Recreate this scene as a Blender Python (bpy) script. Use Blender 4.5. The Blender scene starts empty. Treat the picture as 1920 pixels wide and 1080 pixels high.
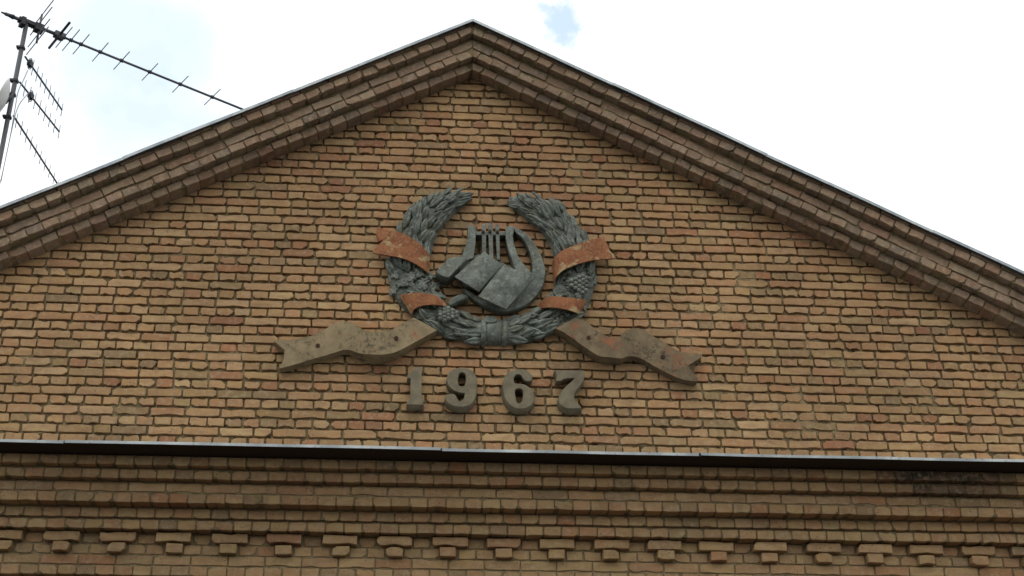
import bpy, bmesh, math, random
import numpy as np
from mathutils import Vector, Matrix, noise

random.seed(1967)
scene = bpy.context.scene
COL = scene.collection
R = math.radians

# ------------------------------------------------------------------ camera
# world: x right along the facade, y into the building (gable face y = 0), z up, ground z = 0
B0 = 5.367                                   # height of the foot of the gable above the ground
CAM = Vector((0.0, -9.7865, B0 - 3.7668))
F_PX = 2600.0                                # focal length in pixels of the 1920 px wide photograph
PIT, YAW, ROLL = 0.484316, 0.0784367, -0.0078048
cy_, sy_, cp_, sp_ = math.cos(YAW), math.sin(YAW), math.cos(PIT), math.sin(PIT)
FWD = Vector((sy_ * cp_, cy_ * cp_, sp_))
_r = Vector((cy_, -sy_, 0)); _u = _r.cross(FWD)
RIGHT = math.cos(ROLL) * _r + math.sin(ROLL) * _u
UP = -math.sin(ROLL) * _r + math.cos(ROLL) * _u
cd = bpy.data.cameras.new('camera'); cam = bpy.data.objects.new('camera', cd); COL.objects.link(cam)
cd.sensor_width = 36.0; cd.lens = F_PX * 36.0 / 1920.0; cd.clip_start = 0.1; cd.clip_end = 2000
cam.matrix_world = Matrix(((RIGHT.x, UP.x, -FWD.x, CAM.x), (RIGHT.y, UP.y, -FWD.y, CAM.y), (RIGHT.z, UP.z, -FWD.z, CAM.z), (0, 0, 0, 1)))
scene.camera = cam

# ------------------------------------------------------------------ sky, sun, exposure
SUN_EL, SUN_AZ = 55.0, 16.0                  # behind the viewer and a little to the left
world = bpy.data.worlds.new('World'); scene.world = world; world.use_nodes = True
nt = world.node_tree; nt.nodes.clear()
def wn(t, **k):
    n = nt.nodes.new(t)
    for a, v in k.items(): setattr(n, a, v)
    return n
def wl(a, b): nt.links.new(a, b)
out = wn('ShaderNodeOutputWorld'); bg = wn('ShaderNodeBackground'); bg.inputs['Strength'].default_value = 0.1
sky = wn('ShaderNodeTexSky', sky_type='NISHITA', sun_disc=False)
sky.sun_elevation = R(SUN_EL); sky.sun_rotation = R(180 + SUN_AZ); sky.air_density = 1.0; sky.dust_density = 1.5
tc = wn('ShaderNodeTexCoord')
mp = wn('ShaderNodeMapping'); mp.inputs['Scale'].default_value = (1, 1, 1.6); mp.inputs['Location'].default_value = (0.35, 0.2, 0.1)
wl(tc.outputs['Generated'], mp.inputs['Vector'])
n1 = wn('ShaderNodeTexNoise'); n1.inputs['Scale'].default_value = 4.2; n1.inputs['Detail'].default_value = 6; n1.inputs['Roughness'].default_value = 0.55
wl(mp.outputs['Vector'], n1.inputs['Vector'])
mr = wn('ShaderNodeMapRange'); mr.interpolation_type = 'SMOOTHSTEP'
mr.inputs['From Min'].default_value = 0.30; mr.inputs['From Max'].default_value = 0.50
mr.inputs['To Min'].default_value = 0.7; mr.inputs['To Max'].default_value = 1.0
wl(n1.outputs['Fac'], mr.inputs['Value'])
sc_ = wn('ShaderNodeVectorMath', operation='SCALE'); sc_.inputs['Scale'].default_value = 2.3
tint = wn('ShaderNodeVectorMath', operation='MULTIPLY'); tint.inputs[1].default_value = (0.97, 1.16, 1.0)
wl(sky.outputs['Color'], tint.inputs[0]); wl(tint.outputs['Vector'], sc_.inputs[0])
mx = wn('ShaderNodeMix', data_type='RGBA'); mx.inputs['B'].default_value = (10.2, 10.3, 10.35, 1)
wl(mr.outputs['Result'], mx.inputs['Factor']); wl(sc_.outputs['Vector'], mx.inputs['A'])
# thin places in the cloud where pale blue shows
last = mr.outputs['Result']
for (px_, py_), rad, amt in (((1056, 42), .024, .62), ((1385, 140), .011, .3), ((300, 120), .13, .35), ((250, 60), .05, .15)):
    dd = (FWD + RIGHT*((px_-960)/F_PX) + UP*((540-py_)/F_PX)).normalized()
    ds = wn('ShaderNodeVectorMath', operation='DISTANCE'); wl(tc.outputs['Generated'], ds.inputs[0]); ds.inputs[1].default_value = dd
    nn_ = wn('ShaderNodeTexNoise'); nn_.inputs['Scale'].default_value = .75/rad; nn_.inputs['Detail'].default_value = 6; nn_.inputs['Roughness'].default_value = .62; wl(tc.outputs['Generated'], nn_.inputs['Vector'])
    wob = wn('ShaderNodeMath', operation='MULTIPLY_ADD'); wl(nn_.outputs['Fac'], wob.inputs[0]); wob.inputs[1].default_value = rad*2.6; wl(ds.outputs['Value'], wob.inputs[2])
    pm = wn('ShaderNodeMapRange'); pm.interpolation_type = 'SMOOTHSTEP'; wl(wob.outputs[0], pm.inputs['Value'])
    pm.inputs['From Min'].default_value = rad*1.55; pm.inputs['From Max'].default_value = rad*2.3; pm.inputs['To Min'].default_value = 1 - amt; pm.inputs['To Max'].default_value = 1.0
    ml = wn('ShaderNodeMath', operation='MULTIPLY'); wl(last, ml.inputs[0]); wl(pm.outputs['Result'], ml.inputs[1]); last = ml.outputs[0]
wl(last, mx.inputs['Factor'])
# an overcast sky is brightest overhead
sxyz = wn('ShaderNodeSeparateXYZ'); wl(tc.outputs['Generated'], sxyz.inputs[0])
grd = wn('ShaderNodeMapRange'); grd.inputs['From Min'].default_value = 0.0; grd.inputs['From Max'].default_value = 1.0
grd.inputs['To Min'].default_value = 0.86; grd.inputs['To Max'].default_value = 1.34; wl(sxyz.outputs['Z'], grd.inputs['Value'])
gsc = wn('ShaderNodeVectorMath', operation='SCALE'); wl(mx.outputs['Result'], gsc.inputs[0]); wl(grd.outputs['Result'], gsc.inputs['Scale'])
wl(gsc.outputs['Vector'], bg.inputs['Color']); wl(bg.outputs['Background'], out.inputs['Surface'])

sd = bpy.data.lights.new('sun', 'SUN'); sun = bpy.data.objects.new('sun', sd); COL.objects.link(sun)
sd.energy = 0.6; sd.angle = R(22); sd.color = (1.0, 0.96, 0.9)
_d = Vector((-math.sin(R(SUN_AZ)) * math.cos(R(SUN_EL)), -math.cos(R(SUN_AZ)) * math.cos(R(SUN_EL)), math.sin(R(SUN_EL))))
sun.rotation_euler = _d.to_track_quat('Z', 'Y').to_euler(); sun.location = (-6, -20, 30)
scene.view_settings.view_transform = 'Standard'; scene.view_settings.look = 'None'
scene.view_settings.exposure = 0.22; scene.view_settings.gamma = 1.0; scene.view_settings.use_curve_mapping = False

# ------------------------------------------------------------------ helpers
def at(px, py, y=0.0):
    """the point of the plane y = const that the photograph shows at pixel (px, py)"""
    d = FWD + RIGHT * ((px - 960) / F_PX) + UP * ((540 - py) / F_PX)
    return CAM + d * ((y - CAM.y) / d.y)
def to_px(p):
    d = Vector(p) - CAM; z = d.dot(FWD)
    return 960 + F_PX * d.dot(RIGHT) / z, 540 - F_PX * d.dot(UP) / z, z
def tag(o, label=None, cat=None, group=None, kind=None):
    if label: o['label'] = label
    if cat: o['category'] = cat
    if group: o['group'] = group
    if kind: o['kind'] = kind
    return o
def empty(name, loc):
    o = bpy.data.objects.new(name, None); COL.objects.link(o); o.location = loc; o.empty_display_size = .1
    return o
INV = {}
def link(name, me, parent=None, mat=None, matrix=None):
    """link a mesh as an object; the matrix (or the vertices) are in world coordinates"""
    o = bpy.data.objects.new(name, me); COL.objects.link(o)
    if mat is not None and not me.materials: me.materials.append(mat)
    m = matrix if matrix is not None else Matrix.Identity(4)
    if parent is not None:
        o.parent = parent
        if parent.name not in INV:
            pm = parent.matrix_basis.copy(); q = parent.parent
            while q is not None: pm = q.matrix_basis @ pm; q = q.parent
            INV[parent.name] = pm.inverted()
        m = INV[parent.name] @ m
    o.matrix_basis = m
    return o
def mesh_from(name, verts, faces, mat=None, smooth=False):
    me = bpy.data.meshes.new(name); me.from_pydata([tuple(v) for v in verts], [], faces); me.update()
    if smooth: me.polygons.foreach_set('use_smooth', [True] * len(me.polygons))
    if mat: me.materials.append(mat)
    return me
class MB:
    def __init__(s): s.v = []; s.f = []
    def add(s, vs, fs):
        b = len(s.v); s.v += [Vector(v) for v in vs]; s.f += [tuple(i + b for i in f) for f in fs]
    def box(s, a, b):
        (x0, y0, z0), (x1, y1, z1) = a, b
        s.add([(x0,y0,z0),(x1,y0,z0),(x1,y1,z0),(x0,y1,z0),(x0,y0,z1),(x1,y0,z1),(x1,y1,z1),(x0,y1,z1)],
              [(0,3,2,1),(4,5,6,7),(0,1,5,4),(1,2,6,5),(2,3,7,6),(3,0,4,7)])
    def obox(s, c, d, l, w, h):
        c = Vector(c); d = Vector(d).normalized(); a = d.cross(Vector((0, 0, 1))).normalized(); u = a.cross(d)
        s.add([c + d*(i*l) + a*(j*w) + u*(k*h) for i, j, k in ((-1,-1,-1),(1,-1,-1),(1,1,-1),(-1,1,-1),(-1,-1,1),(1,-1,1),(1,1,1),(-1,1,1))],
              [(0,3,2,1),(4,5,6,7),(0,1,5,4),(1,2,6,5),(2,3,7,6),(3,0,4,7)])
    def tube(s, pts, r, n=8, cap=True):
        pts = [Vector(p) for p in pts]; rings = []
        for i, p in enumerate(pts):
            t = (pts[min(i+1, len(pts)-1)] - pts[max(i-1, 0)]).normalized()
            a = t.cross(Vector((0.3, 0.2, 1)) if abs(t.z) < .9 else Vector((1, 0, 0))).normalized(); b = t.cross(a)
            rr = r[i] if isinstance(r, (list, tuple)) else r
            rings.append([p + a * (rr * math.cos(2*math.pi*k/n)) + b * (rr * math.sin(2*math.pi*k/n)) for k in range(n)])
        vs = [v for g in rings for v in g]; fs = []
        for i in range(len(rings) - 1):
            for k in range(n):
                fs.append((i*n+k, i*n+(k+1) % n, (i+1)*n+(k+1) % n, (i+1)*n+k))
        if cap: fs += [tuple(reversed(range(n))), tuple(range((len(rings)-1)*n, len(rings)*n))]
        s.add(vs, fs)
    def sphere(s, c, r, nu=8, nv=5):
        vs = []; fs = []; c = Vector(c)
        for j in range(nv + 1):
            th = math.pi * j / nv
            for i in range(nu):
                ph = 2 * math.pi * i / nu
                vs.append(c + Vector((r*math.sin(th)*math.cos(ph), r*math.sin(th)*math.sin(ph), r*math.cos(th))))
        for j in range(nv):
            for i in range(nu): fs.append((j*nu+i, (j+1)*nu+i, (j+1)*nu+(i+1) % nu, j*nu+(i+1) % nu))
        s.add(vs, fs)
    def build(s, name, mat, parent=None, smooth=False, recalc=True):
        me = mesh_from(name, s.v, s.f, mat, smooth)
        if recalc:
            bm = bmesh.new(); bm.from_mesh(me); bmesh.ops.remove_doubles(bm, verts=bm.verts, dist=1e-6)
            bmesh.ops.recalc_face_normals(bm, faces=bm.faces); bm.to_mesh(me); bm.free()
            if smooth: me.polygons.foreach_set('use_smooth', [True] * len(me.polygons))
        return link(name, me, parent)

# ------------------------------------------------------------------ materials
def new_mat(name):
    m = bpy.data.materials.new(name); m.use_nodes = True
    t = m.node_tree; b = t.nodes['Principled BSDF']; b.inputs['Specular IOR Level'].default_value = 0.25
    return m, t, b
def N(t, kind, **k):
    n = t.nodes.new(kind)
    for a, v in k.items(): setattr(n, a, v)
    return n
def ramp(t, src, lo, hi, a=0.0, b=1.0, smooth=True):
    n = N(t, 'ShaderNodeMapRange'); n.interpolation_type = 'SMOOTHSTEP' if smooth else 'LINEAR'
    n.inputs['From Min'].default_value = lo; n.inputs['From Max'].default_value = hi
    n.inputs['To Min'].default_value = a; n.inputs['To Max'].default_value = b
    t.links.new(src, n.inputs['Value']); return n.outputs['Result']
def tex(t, scale, detail=4, rough=.6, vec=None, dist=0.0):
    n = N(t, 'ShaderNodeTexNoise'); n.inputs['Scale'].default_value = scale; n.inputs['Detail'].default_value = detail
    n.inputs['Roughness'].default_value = rough; n.inputs['Distortion'].default_value = dist
    if vec is None: vec = N(t, 'ShaderNodeNewGeometry').outputs['Position']
    t.links.new(vec, n.inputs['Vector']); return n.outputs['Fac']
def mixc(t, fac, a, b, mode='MIX'):
    n = N(t, 'ShaderNodeMix', data_type='RGBA', blend_type=mode)
    for s, v in (('Factor', fac), ('A', a), ('B', b)):
        if isinstance(v, (int, float)): n.inputs[s].default_value = v
        elif isinstance(v, tuple): n.inputs[s].default_value = (*v, 1) if len(v) == 3 else v
        else: t.links.new(v, n.inputs[s])
    return n.outputs['Result']
def mul(t, a, b, op='MULTIPLY'):
    n = N(t, 'ShaderNodeMath', operation=op)
    for i, v in enumerate((a, b)):
        if isinstance(v, (int, float)): n.inputs[i].default_value = v
        else: t.links.new(v, n.inputs[i])
    return n.outputs[0]
def bump(t, b, h, strength, dist):
    n = N(t, 'ShaderNodeBump'); n.inputs['Strength'].default_value = strength; n.inputs['Distance'].default_value = dist
    t.links.new(h, n.inputs['Height']); t.links.new(n.outputs['Normal'], b.inputs['Normal'])
def srgb(r, g, b):
    f = lambda c: c/12.92 if c <= .04045 else ((c+.055)/1.055)**2.4
    return (f(r/255), f(g/255), f(b/255))

def brick_material(name, attr):
    m, t, b = new_mat(name)
    pos = N(t, 'ShaderNodeNewGeometry').outputs['Position']
    if attr: col = N(t, 'ShaderNodeAttribute', attribute_name='Col').outputs['Color']
    else: col = N(t, 'ShaderNodeObjectInfo').outputs['Color']
    # mottled firing colours, streaked along the brick
    mp = N(t, 'ShaderNodeMapping'); mp.inputs['Scale'].default_value = (.45, 1, 1.5); t.links.new(pos, mp.inputs['Vector'])
    mott = ramp(t, tex(t, 13, 4, .65, mp.outputs['Vector']), .40, .66)
    col = mixc(t, mul(t, mott, .55), col, (0.27, 0.155, 0.092))
    pale = ramp(t, tex(t, 24, 3, .6), .48, .68)
    col = mixc(t, mul(t, pale, .42), col, (0.43, 0.325, 0.205))
    grain = ramp(t, tex(t, 240, 3, .7), .3, .75, .78, 1.16, False)
    n = N(t, 'ShaderNodeVectorMath', operation='SCALE'); t.links.new(col, n.inputs[0]); t.links.new(grain, n.inputs['Scale']); col = n.outputs['Vector']
    # old soot and lichen that came with the weather
    soot = ramp(t, tex(t, 1.3, 6, .65), .55, .78); soot = mul(t, soot, ramp(t, tex(t, 22, 4, .7), .35, .6))
    col = mixc(t, mul(t, soot, .55), col, (0.09, 0.075, 0.05))
    # broad drifts of tone across the wall and thin rain runs
    drift = ramp(t, tex(t, .55, 3, .5), .38, .64, .88, 1.10)
    n = N(t, 'ShaderNodeVectorMath', operation='SCALE'); t.links.new(col, n.inputs[0]); t.links.new(drift, n.inputs['Scale']); col = n.outputs['Vector']
    mp2 = N(t, 'ShaderNodeMapping'); mp2.inputs['Scale'].default_value = (7, 7, .6); t.links.new(pos, mp2.inputs['Vector'])
    run = mul(t, ramp(t, tex(t, 1.0, 4, .6, mp2.outputs['Vector']), .56, .72), ramp(t, tex(t, .9, 2, .5), .45, .6))
    col = mixc(t, mul(t, run, .45), col, (0.10, 0.08, 0.052))
    # pits
    vor = N(t, 'ShaderNodeTexVoronoi'); vor.inputs['Scale'].default_value = 48; t.links.new(pos, vor.inputs['Vector'])
    pit = ramp(t, vor.outputs['Distance'], .12, .26, 1, 0); pit = mul(t, pit, ramp(t, tex(t, 9, 3, .5), .5, .62))
    col = mixc(t, mul(t, pit, .8), col, (0.045, 0.032, 0.022))
    t.links.new(col, b.inputs['Base Color']); b.inputs['Roughness'].default_value = .93
    bump(t, b, tex(t, 90, 3, .7), .6, .006)
    return m
M = {}
M['brick'] = brick_material('brick_clay', False)
M['brick_mass'] = brick_material('brick_clay_mass', True)

m, t, b = new_mat('mortar'); M['mortar'] = m
c = mixc(t, ramp(t, tex(t, 14, 5, .65), .3, .7), srgb(112, 98, 72), srgb(148, 131, 98))
c = mixc(t, mul(t, ramp(t, tex(t, 2.0, 5, .6), .5, .72), .55), c, srgb(100, 86, 64))
c = mixc(t, mul(t, ramp(t, tex(t, 70, 3, .6), .56, .7), .5), c, srgb(70, 60, 45))
t.links.new(c, b.inputs['Base Color']); b.inputs['Roughness'].default_value = .95
bump(t, b, tex(t, 75, 6, .75), .9, .012)

m, t, b = new_mat('zinc_sheet'); M['zinc'] = m
c = mixc(t, ramp(t, tex(t, 5, 5, .6), .35, .65), srgb(138, 146, 150), srgb(176, 182, 184))
c = mixc(t, mul(t, ramp(t, tex(t, 24, 4, .7), .55, .7), .4), c, srgb(96, 92, 86))
t.links.new(c, b.inputs['Base Color']); b.inputs['Metallic'].default_value = .45; b.inputs['Roughness'].default_value = .5

m, t, b = new_mat('grey_painted_sheet'); M['ledge'] = m
c = mixc(t, ramp(t, tex(t, 3, 5, .6), .35, .65), srgb(138, 145, 148), srgb(182, 188, 188))
c = mixc(t, mul(t, ramp(t, tex(t, 24, 4, .7), .55, .7), .5), c, srgb(62, 58, 54))
t.links.new(c, b.inputs['Base Color']); b.inputs['Metallic'].default_value = .3; b.inputs['Roughness'].default_value = .55

m, t, b = new_mat('patinated_bronze'); M['bronze'] = m
c = mixc(t, ramp(t, tex(t, 9, 5, .65), .3, .7), srgb(80, 84, 77), srgb(124, 130, 120))
c = mixc(t, mul(t, ramp(t, tex(t, 26, 5, .7), .5, .68), .6), c, srgb(154, 160, 146))
c = mixc(t, mul(t, ramp(t, tex(t, 5, 5, .6), .54, .7), .5), c, srgb(96, 94, 68))
c = mixc(t, mul(t, ramp(t, tex(t, 42, 4, .75), .52, .68), .5), c, srgb(44, 48, 46))
t.links.new(c, b.inputs['Base Color']); b.inputs['Roughness'].default_value = .72; b.inputs['Specular IOR Level'].default_value = .35
bump(t, b, tex(t, 60, 4, .7), .8, .012)

m, t, b = new_mat('painted_red_ribbon'); M['red'] = m
c = mixc(t, ramp(t, tex(t, 8, 4, .6), .35, .65), srgb(122, 74, 48), srgb(144, 93, 60))
c = mixc(t, mul(t, ramp(t, tex(t, 48, 4, .7), .48, .64), .55), c, srgb(156, 124, 90))
c = mixc(t, ramp(t, tex(t, 6.5, 6, .68, dist=.4), .54, .60), c, srgb(158, 136, 100))
c = mixc(t, mul(t, ramp(t, tex(t, 18, 5, .7), .58, .7), .6), c, srgb(70, 50, 38))
t.links.new(c, b.inputs['Base Color']); b.inputs['Roughness'].default_value = .8
bump(t, b, tex(t, 60, 5, .6), .35, .006)

def tail_mat(name, redness):
    m, t, b = new_mat(name)
    c = mixc(t, ramp(t, tex(t, 7, 5, .6), .3, .7), srgb(122, 107, 82) if not redness else srgb(106, 91, 70), srgb(146, 130, 100) if not redness else srgb(130, 113, 87))
    c = mixc(t, ramp(t, tex(t, 4.2, 6, .65, dist=.5), .60 - redness, .68 - redness, 0, .8), c, srgb(150, 92, 62))
    li = mul(t, ramp(t, tex(t, 3.4, 4, .6), .42, .6), ramp(t, tex(t, 30, 6, .75), .48, .62))
    c = mixc(t, mul(t, li, .85 + redness), c, srgb(62, 58, 46)) if not redness else mixc(t, mul(t, ramp(t, tex(t, 12, 6, .7), .4, .62), .6), mixc(t, mul(t, li, .9), c, srgb(58, 52, 42)), srgb(96, 84, 66))
    t.links.new(c, b.inputs['Base Color']); b.inputs['Roughness'].default_value = .88
    bump(t, b, tex(t, 55, 6, .7), .4, .006)
    return m
M['tail_a'] = tail_mat('faded_cream_ribbon', 0.0); M['tail_b'] = tail_mat('stained_cream_ribbon', .07)

m, t, b = new_mat('grey_concrete_numeral'); M['numeral'] = m
c = mixc(t, ramp(t, tex(t, 10, 5, .6), .3, .7), srgb(98, 91, 75), srgb(124, 115, 95))
c = mixc(t, mul(t, ramp(t, tex(t, 90, 3, .7), .55, .7), .5), c, srgb(66, 62, 50))
t.links.new(c, b.inputs['Base Color']); b.inputs['Roughness'].default_value = .9
bump(t, b, tex(t, 90, 5, .65), .3, .004)

def plain(name, rgb, rough=.6, metal=0.0, var=.25, scale=20):
    m, t, b = new_mat(name)
    c = mixc(t, tex(t, scale, 4, .6), tuple(v*(1-var) for v in rgb), tuple(min(1, v*(1+var)) for v in rgb))
    t.links.new(c, b.inputs['Base Color']); b.inputs['Roughness'].default_value = rough; b.inputs['Metallic'].default_value = metal
    return m
M['rust'] = plain('rusty_bolt', srgb(58, 40, 28), .85)
M['tar'] = plain('tarred_board', srgb(54, 46, 39), .9)  # dark brown stands in for the shade under the ledge flashing
M['mast'] = plain('weathered_steel', srgb(88, 88, 90), .6, .4)
M['alu'] = plain('dull_aluminium', srgb(130, 134, 138), .45, .6)
M['plastic'] = plain('black_plastic', srgb(50, 50, 53), .55)
M['dish'] = plain('white_enamel', srgb(205, 205, 200), .5, 0, .08)
M['cable'] = plain('grey_cable', srgb(150, 152, 154), .6, 0, .1)
M['roof'] = plain('dark_roof_sheet', srgb(96, 98, 98), .55, .4)
M['asphalt'] = plain('asphalt', (0.045, 0.044, 0.042), .95, 0, .3, 3)
m, t, b = new_mat('far_brickwork'); M['wallfar'] = m
bt = N(t, 'ShaderNodeTexBrick'); bt.inputs['Color1'].default_value = (*srgb(160, 126, 88), 1); bt.inputs['Color2'].default_value = (*srgb(140, 96, 68), 1)
bt.inputs['Mortar'].default_value = (*srgb(125, 110, 84), 1); bt.inputs['Scale'].default_value = 1.0
bt.inputs['Brick Width'].default_value = .262; bt.inputs['Row Height'].default_value = .077; bt.inputs['Mortar Size'].default_value = .006
mp = N(t, 'ShaderNodeMapping'); mp.inputs['Rotation'].default_value = (R(90), 0, 0)
t.links.new(N(t, 'ShaderNodeNewGeometry').outputs['Position'], mp.inputs['Vector']); t.links.new(mp.outputs['Vector'], bt.inputs['Vector'])
t.links.new(bt.outputs['Color'], b.inputs['Base Color']); b.inputs['Roughness'].default_value = .93

# ------------------------------------------------------------------ ground
g = MB(); g.add([(-400,-400,0),(400,-400,0),(400,400,0),(-400,400,0)], [(0,1,2,3)])
tag(g.build('ground', M['asphalt']), kind='structure')

# ------------------------------------------------------------------ the building
C = 0.07702                                   # course height
XA, ZA = 0.43, 3.436                          # apex of the underside of the raking cornice (z above B0)
SL, SR = 0.553, 0.523                         # slopes of the two rakes
XL, XR = XA - ZA / SL, XA + ZA / SR
def rake(x): return ZA - (XA - x) * SL if x < XA else ZA - (x - XA) * SR
bld = empty('brick_building', (XA, 4.0, 0))
tag(bld, 'tan brick building with stepped pediment gable dated 1967', 'building')

# --- brick shapes
PAL = [(srgb(168,135,95), 22), (srgb(159,126,86), 22), (srgb(179,149,109), 16), (srgb(147,117,78), 12), (srgb(167,128,89), 14), (srgb(160,115,80), 10),
       (srgb(150,98,68), 6), (srgb(132,83,60), 3), (srgb(137,118,82), 8), (srgb(117,102,74), 6)]
PAL = [(c, int(w * 5)) for c, w in PAL]
PC = [c for c, w in PAL for _ in range(w)]
PAL2 = [(srgb(166,138,98), 16), (srgb(159,130,90), 16), (srgb(173,145,104), 12), (srgb(164,128,91), 14), (srgb(160,116,82), 7), (srgb(146,97,69), 2), (srgb(140,120,88), 7), (srgb(126,110,84), 3)]
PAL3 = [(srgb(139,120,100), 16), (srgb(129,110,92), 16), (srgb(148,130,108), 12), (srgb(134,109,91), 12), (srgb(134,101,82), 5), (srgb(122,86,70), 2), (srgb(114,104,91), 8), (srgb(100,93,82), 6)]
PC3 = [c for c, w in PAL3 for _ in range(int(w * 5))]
PAL2 = [(c, int(w * 5)) for c, w in PAL2]
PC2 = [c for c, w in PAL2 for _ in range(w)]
def colour(pal, rng):
    c = rng.choice(pal); k = rng.uniform(.91, 1.08); g_ = pal[0]; f_ = rng.uniform(.2, .62)
    c = tuple(a*(1-f_) + b_*f_ for a, b_ in zip(c, g_))
    return tuple(min(1, v * k * rng.uniform(.97, 1.03)) for v in c)
def outline(w, h, rng, wear, mids):
    w2, h2 = w/2, h/2; pts = []
    def cut():
        if rng.random() < wear * .24: return rng.uniform(.010, .036), rng.uniform(.010, .028)
        return rng.uniform(.001, .003 + .006*wear), rng.uniform(.001, .003 + .006*wear)
    j = lambda a: rng.uniform(-a, a)
    cu = [cut() for _ in range(4)]; e = .0014 + .0020 * wear
    # bottom edge, right, top, left (counter-clockwise from the bottom left corner)
    pts.append((-w2 + cu[0][0], -h2 + j(e)))
    for k in range(mids):
        dv = rng.uniform(.004, .013) if rng.random() < wear * .16 else j(e)
        pts.append((-w2 + w*(k+1)/(mids+1) + j(.05*w), -h2 + dv))
    pts += [(w2 - cu[1][0], -h2 + j(e)), (w2 + j(e), -h2 + cu[1][1]), (w2 + j(e), h2 - cu[2][1]), (w2 - cu[2][0], h2 + j(e))]
    for k in reversed(range(mids)):
        dv = rng.uniform(.004, .012) if rng.random() < wear * .12 else j(e)
        pts.append((-w2 + w*(k+1)/(mids+1) + j(.05*w), h2 - dv))
    pts += [(-w2 + cu[3][0], h2 + j(e)), (-w2 + j(e), h2 - cu[3][1]), (-w2 + j(e), -h2 + cu[0][1])]
    return pts
def clip(poly, f):
    """keep the side f(p) >= 0 of a polygon"""
    o = []
    for i, p in enumerate(poly):
        q = poly[(i+1) % len(poly)]; a, b_ = f(p), f(q)
        if a >= 0: o.append(p)
        if (a >= 0) != (b_ >= 0):
            s = a / (a - b_); o.append((p[0] + (q[0]-p[0])*s, p[1] + (q[1]-p[1])*s))
    return o
def brick_shape(pts, rng, inset, depth):
    """front ring, arris ring, back ring; local x along, z up, front at y = 0"""
    n = len(pts); cx = sum(p[0] for p in pts)/n; cz = sum(p[1] for p in pts)/n
    v = []
    for (x, z) in pts:
        dx, dz = x - cx, z - cz; k = max(abs(dx), abs(dz), 1e-4)
        sx = dx - math.copysign(min(inset, abs(dx)*.5), dx) * min(1, abs(dx)/.02); sz = dz - math.copysign(min(inset, abs(dz)*.5), dz)
        v.append((cx + sx, rng.uniform(-.0012, .0012), cz + sz))
    v += [(x, inset * .85, z) for x, z in pts] + [(x, depth, z) for x, z in pts]
    f = [tuple(range(n))]
    for a in (0, n):
        for i in range(n):
            k = (i+1) % n; f.append((a+i, a+n+i, a+n+k, a+k))
    return v, f
rng = random.Random(7)
def variants(w, h, n, wear, mids, inset, depth):
    return [brick_shape(outline(w, h, rng, wear, mids), rng, inset, depth) for _ in range(n)]
V_STR = variants(.250, .0605, 36, .9, 3, .0026, .06)
V_HEAD = variants(.119, .0605, 44, .95, 2, .0024, .06)
V_TQ = variants(.184, .0605, 10, .8, 1, .0026, .06)
V_CSTR = variants(.250, .066, 24, .7, 3, .0035, .13)
V_CHEAD = variants(.121, .066, 40, .7, 1, .0035, .13)
DATA = {}
def shared(kind, i, shape):
    key = (kind, i)
    if key not in DATA:
        me = mesh_from('brick_' + kind, shape[0], shape[1], M['brick']); DATA[key] = me
    return DATA[key]
class Bricks:
    """bricks of one part: the largest in the picture become objects, the rest one mass"""
    def __init__(s): s.items = []
    def put(s, shape, key, mtx, col):
        c = mtx @ Vector((0, 0, 0)); px, py, z = to_px(c)
        xs = [p[0] for p in shape[0]]; w = (max(xs)-min(xs)) * mtx.to_scale().x
        seen = 10 < px < 1910 and 5 < py < 1075
        s.items.append((w / z if seen else w / z - 10, shape, key, mtx, col))
    def build(s, parent, most=300):
        s.items.sort(key=lambda i: -i[0])
        own = [i for i in s.items[:most] if i[0] > -5]; rest = [i for i in s.items if i not in own] if len(s.items) < 50 else s.items[len(own):]
        for _, shape, key, mtx, col in own:
            me = shared(*key, shape) if key else mesh_from('brick_cut', shape[0], shape[1], M['brick'])
            o = link('brick', me, parent, None, mtx); o.color = (*col, 1)
        if rest:
            vs = []; fs = []; cs = []
            for _, shape, key, mtx, col in rest:
                b0 = len(vs); a = np.array(shape[0]) @ np.array(mtx.to_3x3()).T + np.array(mtx.translation)
                vs += a.tolist(); cs += [(*col, 1)] * len(shape[0]); fs += [tuple(i + b0 for i in f) for f in shape[1]]
            me = mesh_from('brickwork', vs, fs, M['brick_mass'])
            at_ = me.color_attributes.new('Col', 'FLOAT_COLOR', 'POINT'); at_.data.foreach_set('color', np.array(cs, dtype=np.float32).ravel())
            tag(link('brickwork', me, parent), kind='stuff')

# --- gable wall: mortar bed with real relief, bricks proud of it
def vn(x, z, s, o=0.0): return noise.noise((x*s + o, 3.7 + o, z*s))
STEP = .0165
nx = int((XR - XL) / STEP); nz = int((ZA + .06) / STEP)
vid = {}; vs = []; fs = []
def mv(i, j):
    if (i, j) not in vid:
        x = XL + i*STEP; z = -.12 + j*STEP
        big = max(0, min(1, (vn(x, z, 2.2) + .10) * 1.6)) ; mid = max(0, min(1, vn(x, z, 7, 9.1) * 1.5 + .35))
        y = .0255 - .0195 * big * mid + (.03 if vn(x, z, 26, 17.3) > .52 else 0) + .0045 * vn(x, z, 33, 4.4) + .002 * vn(x, z, 75, 1.2)
        vid[(i, j)] = len(vs); vs.append((x, y, B0 + z))
    return vid[(i, j)]
for i in range(nx):
    for j in range(nz + 8):
        x = XL + i*STEP; z = -.12 + j*STEP
        if z < rake(x) + .06: fs.append((mv(i, j), mv(i+1, j), mv(i+1, j+1), mv(i, j+1)))
wall = link('gable_wall', mesh_from('gable_wall', vs, fs, M['mortar'], True), bld)
gb = Bricks()
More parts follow.
